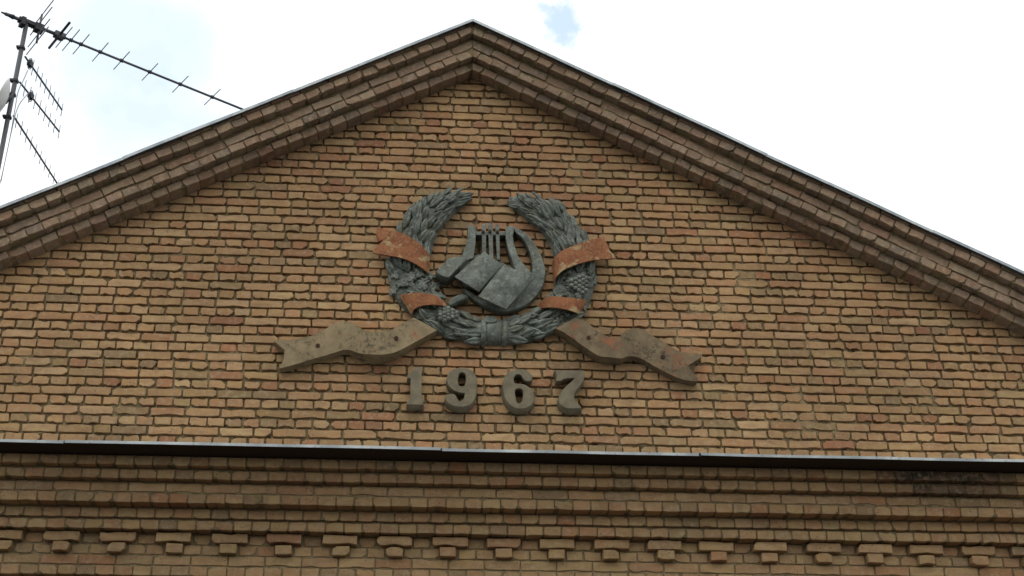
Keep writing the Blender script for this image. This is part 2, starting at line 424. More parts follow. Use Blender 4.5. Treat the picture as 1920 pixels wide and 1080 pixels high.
def put_wall(kind, var, x, z, w, wn_, pal, rr, y=0.0, sh=1.0, jit=.0022):
    i = rr.randrange(len(var))
    m_ = Matrix.Translation((x, y + rr.uniform(-jit, jit), B0 + z)) @ Matrix.Rotation(R(rr.uniform(-.55, .55)), 4, 'Y') @ Matrix.Diagonal((w / wn_, 1, sh, 1))
    return var[i], (kind, i), m_, colour(pal, rr)
X0 = at(966, 832).x
rr = random.Random(11)
for k in range(0, 46):
    z0 = k * C; zc = z0 + .006 + .0328
    xl = XA - (ZA - z0) / SL - .02; xr = XA + (ZA - z0) / SR + .02
    if k % 2 == 0: pitch, ph = .131, X0 + .033 + rr.uniform(-.02, .02)
    else: pitch, ph = .262, X0 + rr.uniform(-.03, .03) - (.02 if k % 4 == 1 else 0)
    x = ph + math.floor((xl - ph) / pitch) * pitch
    dz = rr.uniform(-.0015, .0015)
    while x < xr:
        w = pitch - rr.uniform(.011, .021)
        kind, var, wn_ = ('header', V_HEAD, .119) if k % 2 == 0 else ('stretcher', V_STR, .250)
        step = pitch
        if k % 2 == 1 and rr.random() < .045: kind, var, wn_, w, step = 'header', V_HEAD, .119, .119, .131
        if k % 2 == 0 and rr.random() < .03: kind, var, wn_, w, step = 'threequarter', V_TQ, .184, .184, .197
        xc = x + step/2
        sh = rr.uniform(.965, 1.02)
        if xc - w/2 < xr and xc + w/2 > xl:
            dzw = .004 * vn(xc, z0, .8, 2.0)
            gb.put(*put_wall(kind, var, xc, zc + dz + dzw + rr.uniform(-.0015, .0015), w, wn_, PC, rr, 0, sh))
        x += step
gb.build(wall, 300)

# --- horizontal cornice under the gable
Z9 = -.909
rows = {1: ('h', -.36), 2: ('h', -.295), 3: ('s', -.23), 4: ('h', -.23), 5: ('h', -.125), 6: ('h', -.10), 7: ('s', 0.0), 8: ('h', 0.0), 9: ('s', 0.0), 10: ('h', 0.0),
        11: ('h', .075), 12: ('h', .13), 13: ('s', .13), 14: ('h', .13)}
def row_z(k): return Z9 + .077 * (9 - k)      # bottom of row k above B0
prof = [(.35, row_z(0) - .002)]; 
for k in range(1, 15):
    y = rows[k][1] + .009; zb = row_z(k) + .009 if k < 14 and rows[k+1][1] > rows[k][1] else row_z(k)
    if k == 1: prof.append((y, row_z(0) - .002))
    elif rows[k][1] > rows[k-1][1]: prof.append((y, prof[-1][1]))
    if k == 14 or rows[k+1][1] != rows[k][1]: prof.append((y, zb))
prof.append((.35, prof[-1][1]))
cm = MB(); n = len(prof); x0, x1 = XL - .35, XR + .35
cm.add([(x0, y, B0+z) for y, z in prof] + [(x1, y, B0+z) for y, z in prof],
       [(i, (i+1) % n, n + (i+1) % n, n + i) for i in range(n)] + [tuple(range(n)), tuple(reversed(range(n, 2*n)))])
cor = cm.build('cornice', M['mortar'], bld)
cb = Bricks(); rr = random.Random(23)
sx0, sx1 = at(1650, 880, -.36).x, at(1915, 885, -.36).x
DP = .393; DX = at(1045.6, 1040, -.05).x      # dentils every three headers
for k in range(1, 15):
    kind, y = rows[k]; pitch = .131 if kind == 'h' else .262
    x = x0 + rr.uniform(0, pitch) - pitch; zc = row_z(k) + .0385 - .0015
    if k in (7, 8):
        # field bricks between the dentils, dentil bricks in front
        d = DX + math.floor((x0 - DX) / DP) * DP
        while d < x1:
            if k == 7:
                cb.put(*put_wall('cornice_stretcher', V_CSTR, d + rr.uniform(-.009, .009), zc + rr.uniform(-.002, .002), .250 + rr.uniform(-.008, .004), .250, PC2, rr, -.055, jit=.007))
                cb.put(*put_wall('cornice_header', V_CHEAD, d + DP/2, zc, .118, .121, PC2, rr, 0.0))
            else:
                cb.put(*put_wall('cornice_header', V_CHEAD, d + rr.uniform(-.012, .012), zc + rr.uniform(-.002, .003), .121 + rr.uniform(-.008, .003), .121, PC2, rr, -.055, jit=.009))
                for q in (.131, .262): cb.put(*put_wall('cornice_header', V_CHEAD, d + q, zc, .118, .121, PC2, rr, 0.0))
            d += DP
        continue
    while x < x1:
        w = pitch - rr.uniform(.008, .013); xc = x + pitch/2
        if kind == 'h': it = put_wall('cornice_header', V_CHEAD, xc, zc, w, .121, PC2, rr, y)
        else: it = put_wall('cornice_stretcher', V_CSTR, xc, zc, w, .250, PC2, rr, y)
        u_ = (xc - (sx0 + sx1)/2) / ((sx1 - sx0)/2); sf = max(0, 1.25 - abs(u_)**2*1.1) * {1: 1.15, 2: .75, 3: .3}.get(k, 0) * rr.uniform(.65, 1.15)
        if sf > 0: sf = min(.93, sf); it = (*it[:3], tuple(v*(1-sf) + d_*sf for v, d_ in zip(it[3], (.026, .025, .023))))  # shade of the gap under the ledge painted as brick colour, with soot around
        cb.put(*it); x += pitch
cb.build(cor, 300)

# --- raking cornices
def rake_frame(side):
    s = SL if side < 0 else SR; th = math.atan(s)
    o = Vector((XA, 0, B0 + ZA)); d = Vector((side * math.cos(th), 0, -math.sin(th))); nrm = Vector((side * math.sin(th), 0, math.cos(th)))
    return o, d, nrm, th, s
RC = [('C', 'h', 0.000, .066, -.125), ('B2', 'h', .080, .066, -.195), ('B1', 's', .158, .066, -.195), ('A2', 'h', .249, .066, -.265), ('A1', 's', .326, .030, -.262)]
for side in (-1, 1):
    o, d, nrm, th, s = rake_frame(side); S = (ZA + .25) / math.sin(th); tn = math.tan(th); rr = random.Random(31 + side)
    P = [(.30, .012), (-.125+.009, .012), (-.125+.009, .075), (-.195+.009, .089), (-.195+.009, .240), (-.262+.009, .257), (-.262+.009, .352), (.30, .352)]
    P[3] = (-.195+.009, .085)
    P = [(.30,.009), (-.116,.009), (-.116,.086), (-.186,.086), (-.186,.256), (-.254,.256), (-.254,.352), (.30,.352)]
    def pt(sv, y, nn): return o + d*sv + nrm*nn + Vector((0, y, 0))
    cm = MB(); n = len(P)
    cm.add([pt(-nn*tn, y, nn) for y, nn in P] + [pt(S, y, nn) for y, nn in P],
           [(i, (i+1) % n, n+(i+1) % n, n+i) for i in range(n)] + [tuple(range(n)), tuple(reversed(range(n, 2*n)))])
    rc = cm.build('raking_cornice', M['mortar'], bld)
    rb = Bricks(); shp = {}
    for nm, kind, n0, h, y in RC:
        pitch = .131 if kind == 'h' else .262; x = -.45 + rr.uniform(0, pitch); nc = n0 + h/2 + .004
        rot = Matrix(((d.x*side, 0, nrm.x, 0), (0, 1, 0, 0), (d.z*side, 0, nrm.z, 0), (0, 0, 0, 1)))   # local x runs to the right along the slope
        while x < S:
            w = pitch - rr.uniform(.006, .013); xc = x + pitch/2
            var, wn_, kk = (V_CHEAD, .121, 'cornice_header') if kind == 'h' else (V_CSTR, .250, 'cornice_stretcher')
            i = rr.randrange(len(var)); shape = var[i]; key = (kk, i)
            pos = pt(xc, y + rr.uniform(-.013, .004), nc + rr.uniform(-.004, .003))
            m_ = Matrix.Translation(pos) @ rot @ Matrix.Rotation(R(rr.uniform(-1.8, 1.8)), 4, 'Y') @ Matrix.Rotation(R(rr.uniform(-3, 3)), 4, 'Z') @ Matrix.Diagonal((w/wn_, 1, h/.066 * rr.uniform(.97, 1.02), 1))
            lo, hi = xc - w/2 + nc*tn, xc + w/2 + nc*tn
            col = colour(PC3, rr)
            if hi > .03:
                if lo < .03:                   # mitred at the apex
                    out_ = [((p[0])*w/wn_, p[2]*h/.066) for p in shape[0][len(shape[0])//3: 2*len(shape[0])//3]]
                    g_ = lambda q: (pos.x + rot[0][0]*q[0] + rot[0][2]*q[1] - XA) * side - .004
                    poly = clip(out_, g_)
                    if len(poly) >= 3:
                        ww = max(p[0] for p in poly) - min(p[0] for p in poly)
                        if ww > .025: rb.put(brick_shape(poly, rr, .0035, .13), None, Matrix.Translation(pos) @ rot, col)
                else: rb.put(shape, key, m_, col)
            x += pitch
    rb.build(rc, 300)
    # zinc flashing along the slope: overlapping sheets with a turned-down lip
    s0 = 0; kx = 0
    cuts = [0, 1.15, 2.55, 4.05, 5.5, S] if side > 0 else [0, 1.5, 2.95, 4.1, 5.4, S]
    for a, b_ in zip(cuts, cuts[1:]):
        off = .0035 * (kx % 2) ; fm = MB(); dn = .003 * (kx % 2)
        sec = [(.35, .361), (-.300, .361), (-.306, .357), (-.306, .336), (-.311, .336), (-.312, .360), (-.304, .3655), (.35, .3655)]
        sec = [(y - off, nn + dn) for y, nn in sec]; n = len(sec); e = .03 if b_ < S else 0
        G_ = 10; vv = []
        for q in range(G_ + 1):
            sq = a + (b_ + e - a)*q/G_; wob = .0035*noise.noise((sq*1.7, side*3.1, 2.0)); wy = .006*noise.noise((sq*1.3, side*5.1, 7.0))
            vv += [pt(sq - (nn*tn if q == 0 and a == 0 else 0), y + (wy if y < 0 else 0), nn + (wob if y < 0 else 0)) for y, nn in sec]
        fm.add(vv, [(q*n+i, q*n+(i+1) % n, (q+1)*n+(i+1) % n, (q+1)*n+i) for q in range(G_) for i in range(n)] + [tuple(range(n)), tuple(reversed(range(G_*n, (G_+1)*n)))])
        fm.build('flashing', M['zinc'], bld); kx += 1
    rm = MB(); n0, n1 = .353, .3595
    rm.add([pt(-n0*tn, .2, n0), pt(S + .3, .2, n0), pt(S + .3, 10, n0), pt(-n0*tn, 10, n0), pt(-n1*tn, .2, n1), pt(S + .3, .2, n1), pt(S + .3, 10, n1), pt(-n1*tn, 10, n1)],
           [(0,3,2,1),(4,5,6,7),(0,1,5,4),(1,2,6,5),(2,3,7,6),(3,0,4,7)])
    rm.build('roof', M['roof'], bld)
# ridge cap
o, d, nrm, th, s = rake_frame(1); top = ZA + .3655 / math.cos(th)
rm = MB(); rm.tube([(XA, -.29, B0 + top - .012), (XA, 10, B0 + top - .012)], .016, 8); rm.build('ridge_cap', M['roof'], bld)

# --- sheet covering of the horizontal cornice
lz = row_z(0) - .001                            # underside of the lip
xs = [x0 - .05, at(120, 830, -.56).x, at(827, 845, -.56).x, at(1311, 852, -.56).x, x1 + .05]
for i, (a, b_) in enumerate(zip(xs, xs[1:])):
    dz = (.000, .003, .0, .003)[i]; sag = (0, .003, -.002, .0)[i]
    sec = [(.0, -.004), (-.556, lz + .018), (-.556, lz + .001), (-.562, lz + .001), (-.562, lz + .0215), (.0, .0)]
    sec = [(y - dz, z + dz) for y, z in sec]; n = len(sec); fm = MB()
    e = .004
    G_ = 16; vv = []
    for q in range(G_ + 1):
        xq = a + e*i + (b_ - e - a - e*i)*q/G_; wz = .0045*noise.noise((xq*1.4, 1.0, 2.0)) + sag*.5*q/G_; wy = .008*noise.noise((xq*1.1, 4.0, 7.0))
        vv += [(xq, y + (wy if y < -.1 else 0), B0 + z + (wz if y < -.1 else 0)) for y, z in sec]
    fm.add(vv, [(q*n+k, q*n+(k+1) % n, (q+1)*n+(k+1) % n, (q+1)*n+k) for q in range(G_) for k in range(n)] + [tuple(range(n)), tuple(reversed(range(G_*n, (G_+1)*n)))])
    fm.build('flashing', M['ledge'], bld)
sb = MB(); sb.box((x0 - .04, -.552, B0 + lz + .003), (x1 + .04, -.30, B0 + lz + .013)); sb.build('soffit_board', M['tar'], bld)  # added board; its dark colour paints the shade beneath the sheet
# walls below and behind
w_ = MB(); w_.box((XL - .2, .145, 0), (XR + .2, .5, B0 + row_z(14) + .01)); w_.build('lower_wall', M['wallfar'], bld)
for sx in (XL - .2, XR - .1):
    w_ = MB(); w_.box((sx, .5, 0), (sx + .3, 10, B0 - .3)); w_.build('side_wall', M['wallfar'], bld)

# ------------------------------------------------------------------ relief helpers
def catmull(pts, per=6, closed=True):
    n = len(pts); o = []
    for i in range(n if closed else n - 1):
        if closed: p0, p1, p2, p3 = pts[(i-1) % n], pts[i], pts[(i+1) % n], pts[(i+2) % n]
        else: p0, p1, p2, p3 = pts[max(i-1, 0)], pts[i], pts[i+1], pts[min(i+2, n-1)]
        for k in range(per):
            t_ = k/per; a = []
            for c_ in range(len(p1)):
                a.append(.5*((2*p1[c_]) + (-p0[c_]+p2[c_])*t_ + (2*p0[c_]-5*p1[c_]+4*p2[c_]-p3[c_])*t_*t_ + (-p0[c_]+3*p1[c_]-3*p2[c_]+p3[c_])*t_**3))
            o.append(tuple(a))
    if not closed: o.append(tuple(pts[-1]))
    return o
def zoomed(pts, x, y, s): return [(x + p[0]/s, y + p[1]/s) for p in pts]
def slab(name, loops, y_front, y_back, mat, parent, bevel=.005, draft=1.0, tilt=0.0):
    """an upright slab: outline loops are photo pixels seen on the plane y_front"""
    cu = bpy.data.curves.new(name, 'CURVE'); cu.dimensions = '2D'; cu.fill_mode = 'BOTH'
    th = (y_back - y_front); cu.extrude = th/2 - bevel; cu.bevel_depth = bevel; cu.bevel_resolution = 1; cu.offset = -bevel
    for lp in loops:
        sp = cu.splines.new('POLY'); sp.points.add(len(lp) - 1); sp.use_cyclic_u = True
        for q, p in zip(sp.points, lp):
            w = at(p[0], p[1], y_front); q.co = (w.x, w.z, 0, 1)
    ob = bpy.data.objects.new(name, cu); COL.objects.link(ob)
    dg = bpy.context.evaluated_depsgraph_get(); me = bpy.data.meshes.new_from_object(ob.evaluated_get(dg))
    bpy.data.objects.remove(ob); bpy.data.curves.remove(cu)
    n = len(me.vertices); a = np.zeros(n*3, dtype=np.float32); me.vertices.foreach_get('co', a); a = a.reshape(-1, 3)
    c0 = (a.max(0) + a.min(0))/2; f = (a[:, 2] + th/2) / th           # 1 at the front
    k = 1 + (draft - 1) * (1 - f)
    x = c0[0] + (a[:, 0]-c0[0]) * k; z = c0[1] + (a[:, 1]-c0[1]) * k
    y = y_front + (1 - f) * th + tilt * (z - c0[1]) * f
    me.vertices.foreach_set('co', np.stack([x, y, z], 1).astype(np.float32).ravel()); me.update()
    me.materials.clear(); me.materials.append(mat)
    bm = bmesh.new(); bm.from_mesh(me); bmesh.ops.remove_doubles(bm, verts=bm.verts, dist=1e-5)
    bmesh.ops.recalc_face_normals(bm, faces=bm.faces); bm.to_mesh(me); bm.free()
    return link(name, me, parent)
def loft(name, top, bot, depth, mat, parent, thick=None, rows_=5, per=4, bulge=0.0, back=None):
    """a sheet between two pixel polylines; depth = y at each station; thick = sheet thickness, or back = y of a flat back"""
    n = len(top); st = [(top[i][0], top[i][1], bot[i][0], bot[i][1], depth[i]) for i in range(n)]
    st = catmull(st, per, False); g_ = []
    for q in st:
        line = []
        for j in range(rows_ + 1):
            v = j / rows_; yy = q[4] - bulge * (1 - (2*v - 1)**2)
            line.append(at(q[0] + (q[2]-q[0])*v, q[1] + (q[3]-q[1])*v, yy))
        g_.append(line)
    m_, r_ = len(g_), rows_ + 1; mb = MB()
    vs = [p for l in g_ for p in l]
    vb = [Vector((p.x, (back if back is not None else p.y + thick), p.z)) for p in vs]
    fs = []; k = m_*r_
    for i in range(m_-1):
        for j in range(r_-1):
            a, b_, c_, d_ = i*r_+j, (i+1)*r_+j, (i+1)*r_+j+1, i*r_+j+1
            fs += [(a, d_, c_, b_), (k+a, k+b_, k+c_, k+d_)]
    for i in range(m_-1):
        fs += [(i*r_, (i+1)*r_, k+(i+1)*r_, k+i*r_), (i*r_+r_-1, k+i*r_+r_-1, k+(i+1)*r_+r_-1, (i+1)*r_+r_-1)]
    for j in range(r_-1):
        fs += [(j, k+j, k+j+1, j+1), ((m_-1)*r_+j, (m_-1)*r_+j+1, k+(m_-1)*r_+j+1, k+(m_-1)*r_+j)]
    mb.add(vs + vb, fs)
    return mb.build(name, mat, parent)

# ------------------------------------------------------------------ the numerals
z4 = lambda p: zoomed(p, 740, 670, 9.0)
z5 = lambda p: zoomed(p, 920, 670, 9.0)
one = z4([(345,160),(452,162),(452,705),(486,716),(486,803),(200,796),(204,745),(266,700),(266,352),(212,348),(222,285),(300,225)])
nine = z4([(1184,604),(1080,590),(980,545),(905,460),(880,370),(900,280),(960,212),(1050,180),(1150,175),(1260,197),(1340,262),(1385,360),(1390,480),(1375,620),(1330,740),(1250,812),(1140,838),(1020,824),(920,780),(865,722),(850,670),(872,632),(925,612),(985,613),(1032,642),(1052,690),(1080,725),(1115,732),(1152,712),(1175,660)])
nine_h = z4([(1078,310),(1098,268),(1140,255),(1180,268),(1200,315),(1196,420),(1175,475),(1130,490),(1086,470),(1070,420)])
six = z5([(706,322),(690,380),(640,405),(582,393),(545,352),(520,310),(480,287),(430,292),(398,330),(390,385),(398,428),(440,440),(520,446),(600,470),(680,530),(730,610),(745,690),(720,770),(650,830),(560,862),(450,865),(350,820),(270,740),(225,620),(208,500),(215,390),(250,300),(320,242),(420,214),(520,205),(610,222),(672,268)])
six_h = z5([(410,565),(438,532),(490,525),(535,550),(547,600),(540,680),(520,750),(480,776),(440,750),(420,660)])
seven = z5([(1080,215),(1330,217),(1582,222),(1586,300),(1562,400),(1500,490),(1440,570),(1412,640),(1415,700),(1450,765),(1510,815),(1535,872),(1480,858),(1390,864),(1300,860),(1220,830),(1162,770),(1148,690),(1170,620),(1222,540),(1300,462),(1372,400),(1416,350),(1300,356),(1220,375),(1185,398),(1112,400),(1114,310)])
def smooth_poly(p, sharp, per=4):
    """Catmull-Rom through the points, with the listed indices kept as corners"""
    o = []; n = len(p)
    for i in range(n):
        p1, p2 = p[i], p[(i+1) % n]; p0 = p1 if i in sharp else p[(i-1) % n]; p3 = p2 if (i+1) % n in sharp else p[(i+2) % n]
        for k in range(per):
            t_ = k/per
            o.append(tuple(.5*((2*p1[c_]) + (-p0[c_]+p2[c_])*t_ + (2*p0[c_]-5*p1[c_]+4*p2[c_]-p3[c_])*t_*t_ + (-p0[c_]+3*p1[c_]-3*p2[c_]+p3[c_])*t_**3) for c_ in (0, 1)))
    return o
NUM = [('numeral_one', [one], 'grey block numeral 1, first figure of the date below the wreath'),
       ('numeral_nine', [smooth_poly(nine, {0}), smooth_poly(nine_h, set())], 'grey block numeral 9, second figure of the date on the gable'),
       ('numeral_six', [smooth_poly(six, {10}), smooth_poly(six_h, set())], 'grey block numeral 6, third figure of the date on the gable'),
       ('numeral_seven', [smooth_poly(seven, {0, 2, 11, 22, 26})], 'grey block numeral 7, last figure of the date below the wreath')]
for nm, loops, lab in NUM:
    o_ = slab(nm, loops, -.10, .006, M['numeral'], None, .005, 1.045)
    tag(o_, lab, 'numeral', 'numerals of the year 1967')

# ------------------------------------------------------------------ lyre, book, hammer and sickle
zc8 = lambda p: zoomed(p, 780, 400, 5.4)
lyr = empty('lyre_emblem', at(930, 590, 0)); tag(lyr, 'grey metal relief of lyre, open book, hammer and sickle inside the wreath', 'emblem')
arc = zc8([(985,140),(1060,165),(1130,215),(1205,305),(1270,430),(1308,560),(1300,680),(1250,790),(1160,890),(1050,955),(920,992),(800,975),(660,915),(560,850),(468,765),(520,770),(640,840),(800,875),(930,860),(1050,770),(1145,650),(1178,560),(1160,420),(1115,312),(1060,238),(1000,188)])
slab('sickle_blade', [smooth_poly(arc, {0, 14}, 4)], -.075, .004, M['bronze'], lyr, .008, 1.0)
hnd = zc8([(330,905),(355,858),(440,815),(500,818),(525,850),(430,893),(355,935)])
slab('sickle_handle', [smooth_poly(hnd, set(), 3)], -.10, .004, M['bronze'], lyr, .014)
la = zc8([(520,128),(562,122),(602,134),(606,200),(600,330),(580,450),(530,470),(470,505),(432,480),(488,380),(515,280),(526,200)])
slab('lyre_arm', [smooth_poly(la, {0, 2, 5, 8}, 3)], -.115, -.02, M['bronze'], lyr, .004)
ra = zc8([(908,155),(930,130),(965,125),(1002,142),(982,220),(998,320),(1040,440),(1100,520),(1180,610),(1100,660),(1000,560),(972,470),(938,370),(910,250)])
slab('lyre_arm', [smooth_poly(ra, {3, 8, 9}, 3)], -.115, .004, M['bronze'], lyr, .006)
cbx = slab('crossbar', [zc8([(598,182),(908,188),(908,222),(606,218)])], -.10, .004, M['bronze'], lyr, .004)
for sx in ([(668,108),(706,104),(714,430),(668,420)], [(732,96),(776,96),(784,450),(742,450)], [(806,106),(842,112),(852,470),(818,470)]):
    slab('lyre_string', [zc8(sx)], -.112, -.07, M['bronze'], lyr, .004)
for px_, py_ in ((680,186),(750,184),(825,188)):
    c_ = at(*zc8([(px_, py_)])[0], -.122); mb = MB(); mb.tube([c_ + Vector((0,.01,0)), c_ - Vector((0,.006,0))], .013, 10); mb.build('bolt', M['rust'], cbx)
# the open book: two curved pages over a block
bk = empty('open_book', at(*zc8([(760, 700)])[0], -.1)); bk.parent = lyr; bk.matrix_basis = Matrix.Translation(bk.location - lyr.location)
loft('page', zc8([(392,640),(470,572),(570,480),(690,388)][::-1]), zc8([(640,792),(700,715),(790,615),(882,522)][::-1]), [-.15,-.155,-.155,-.15], M['bronze'], bk, thick=.020, rows_=8, bulge=.03)
loft('page', zc8([(884,524),(800,628),(710,740),(630,838)]), zc8([(1206,642),(1110,750),(1010,860),(910,968)]), [-.155,-.16,-.16,-.155], M['bronze'], bk, thick=.020, rows_=8, bulge=.028)
loft('cover', zc8([(430,640),(500,575),(590,500),(690,410)][::-1]), zc8([(900,930),(960,850),(1060,740),(1160,640)][::-1]), [-.085]*4, M['bronze'], bk, back=-.01, rows_=4)
# hammer head: block with its lower end cut square
hm = zc8([(198,588),(262,522),(330,458),(420,436),(516,456),(430,548),(332,648),(288,642),(240,618)])
slab('hammer_head', [hm], -.15, .004, M['bronze'], lyr, .004)
slab('hammer_handle', [zc8([(430,470),(640,410),(700,600),(600,760),(480,700),(440,600)])], -.09, .004, M['bronze'], lyr, .006)

# ------------------------------------------------------------------ the wreath
wr = empty('wreath', at(925, 650, 0)); tag(wr, 'green-grey metal wreath with red ribbons and trailing cream ribbon ends on the gable', 'wreath')
LB = [(925,622,26),(895,622,27),(860,613,28),(828,598,30),(797,573,34),(774,542,39),(765,508,41),(768,474,41),(779,442,40),(798,412,37),(825,388,31),(853,374,22),(884,366,7)]
RB = [(925,622,26),(960,620,27),(995,612,28),(1025,600,30),(1055,575,34),(1074,545,39),(1080,508,41),(1076,478,40),(1062,446,38),(1042,418,36),(1015,398,32),(985,385,24),(954,374,9)]
def branch_mesh(path, H=.075):
    q = catmull(path, 4, False); pts = [at(a, b_, -.03) for a, b_, _ in q]; n = len(pts); vs = []; K = 9; info = []
    for i in range(n):
        t_ = (pts[min(i+1, n-1)] - pts[max(i-1, 0)]); t_.y = 0; t_.normalize(); lat = Vector((t_.z, 0, -t_.x))      # lateral, in the wall plane
        w = q[i][2] * .0043; h = H * (.55 + .45 * min(1, w/.13))
        info.append((pts[i], t_, lat, w, h))
        for k in range(K):
            a = math.pi * k/(K-1); bump_ = 1 + .10 * noise.noise(pts[i]*18 + lat*k)
            vs.append(Vector((pts[i].x, 0.004, pts[i].z)) + lat * (w*.93*math.cos(a)*bump_) - Vector((0, h*max(0, math.sin(a))**.6*bump_, 0)))
    fs = []
    for i in range(n-1):
        for k in range(K-1): fs.append((i*K+k, (i+1)*K+k, (i+1)*K+k+1, i*K+k+1))
    fs += [tuple(range(K)), tuple(reversed(range((n-1)*K, n*K)))]
    mb = MB(); mb.add(vs, fs); return mb, info
def leaf_shape(L, W, lobes, curl, rg):
    nu, nv = (9, 6) if not lobes else (16, 6); vs = []; fs = []
    for i in range(nu + 1):
        u = i/nu
        hw = W * (math.sin(math.pi * u**.85)**.75 if 0 < u < 1 else 0)
        if lobes: hw *= 1 + .38*math.sin(2*math.pi*lobes*u - .8)
        for j in range(nv + 1):
            v = -1 + 2*j/nv
            up = curl*(math.sin(math.pi*u*.8)) + W*.42*(1 - abs(v)**1.6) - W*.5*max(0, 1 - abs(v)*2.0) + rg.uniform(-.0015, .0015)
            vs.append(Vector((u*L, v*hw, up)))
    for i in range(nu):
        for j in range(nv): fs.append((i*(nv+1)+j, (i+1)*(nv+1)+j, (i+1)*(nv+1)+j+1, i*(nv+1)+j+1))
    # skirt down to the body
    b0 = len(vs); edge = [i*(nv+1) for i in range(nu+1)] + [i*(nv+1)+nv for i in reversed(range(nu+1))]
    for e in edge: vs.append(Vector((vs[e].x, vs[e].y*.9, vs[e].z - .022)))
    m_ = len(edge)
    for k in range(m_): fs.append((edge[k], edge[(k+1) % m_], b0 + (k+1) % m_, b0 + k))
    return vs, fs
rg = random.Random(5)
def to_mesh(name, sh):
    me = mesh_from(name, sh[0], sh[1], M['bronze'], True)
    bm = bmesh.new(); bm.from_mesh(me); bmesh.ops.remove_doubles(bm, verts=bm.verts, dist=1e-6); bmesh.ops.recalc_face_normals(bm, faces=bm.faces); bm.to_mesh(me); bm.free()
    return me
LAUREL = [to_mesh('laurel_leaf', leaf_shape(rg.uniform(.15, .20), rg.uniform(.030, .039), 0, rg.uniform(.016, .034), rg)) for _ in range(10)]
OAK = [to_mesh('oak_leaf', leaf_shape(rg.uniform(.14, .17), rg.uniform(.042, .052), 2.6, rg.uniform(.008, .018), rg)) for _ in range(5)]
def rosette(rg):
    mb = MB()
    for k in range(6):
        a = 2*math.pi*k/6 + rg.uniform(-.2, .2)
        mb.sphere((.025*math.cos(a), .025*math.sin(a), .006), .019, 8, 6)
    ring = [(.019*math.cos(2*math.pi*k/12), .019*math.sin(2*math.pi*k/12), .028) for k in range(13)]
    mb.tube([(x*.8, y*.8, .018) for x, y, z in ring], .0075, 6, False); mb.sphere((0, 0, .012), .012, 8, 5)
    return mb.v, mb.f
ROS = [to_mesh('rosette', rosette(rg)) for _ in range(3)]
def curl_shape():
    mb = MB(); pts = []
    for k in range(22):
        a = k*.42; r = .036 - .0013*k; pts.append((r*math.cos(a), r*math.sin(a), .012 + .0012*k))
    mb.tube(pts, [.011 - .0002*k for k in range(22)], 7); return mb.v, mb.f
CURL = to_mesh('curl', curl_shape())
def grapes(rg):
    mb = MB()
    for r_ in range(5):
        for c_ in range(5 - abs(r_ - 1) if r_ < 4 else 2):
            mb.sphere(((r_-2)*.025, (c_ - (4-abs(r_-1))/2)*.026 + rg.uniform(-.003, .003), .014 + .012*math.cos((r_-2)*.5)), .0155, 9, 6)
    return mb.v, mb.f
GRAPE = [to_mesh('grape_cluster', grapes(rg)) for _ in range(2)]
def stick(name, me, parent, info, f, s, ang, lift=.0, tilt=0.0, scale=1.0):
    """set a piece on the branch: f = fraction along it, s = across (-1..1), ang = turn from the branch direction"""
    i = min(len(info)-1, max(0, int(f*(len(info)-1)))); p, t_, lat, w, h = info[i]
    a = math.acos(max(-1, min(1, s))); pos = Vector((p.x, .004, p.z)) + lat*(w*.92*s) - Vector((0, h*max(.0, math.sin(a))**.6 + lift, 0))
    u = t_*math.cos(ang) + lat*math.sin(ang); outv = (Vector((0, -1, 0)) * 1.0 + lat*s*.75).normalized()
    u = (u - outv*u.dot(outv)).normalized(); u = (u*math.cos(tilt) + outv*math.sin(tilt)).normalized(); v = outv.cross(u).normalized(); w_ = u.cross(v)
    mt = Matrix(((u.x, v.x, w_.x, pos.x), (u.y, v.y, w_.y, pos.y), (u.z, v.z, w_.z, pos.z), (0, 0, 0, 1))) @ Matrix.Scale(scale, 4)
    link(name, me, parent, None, mt)
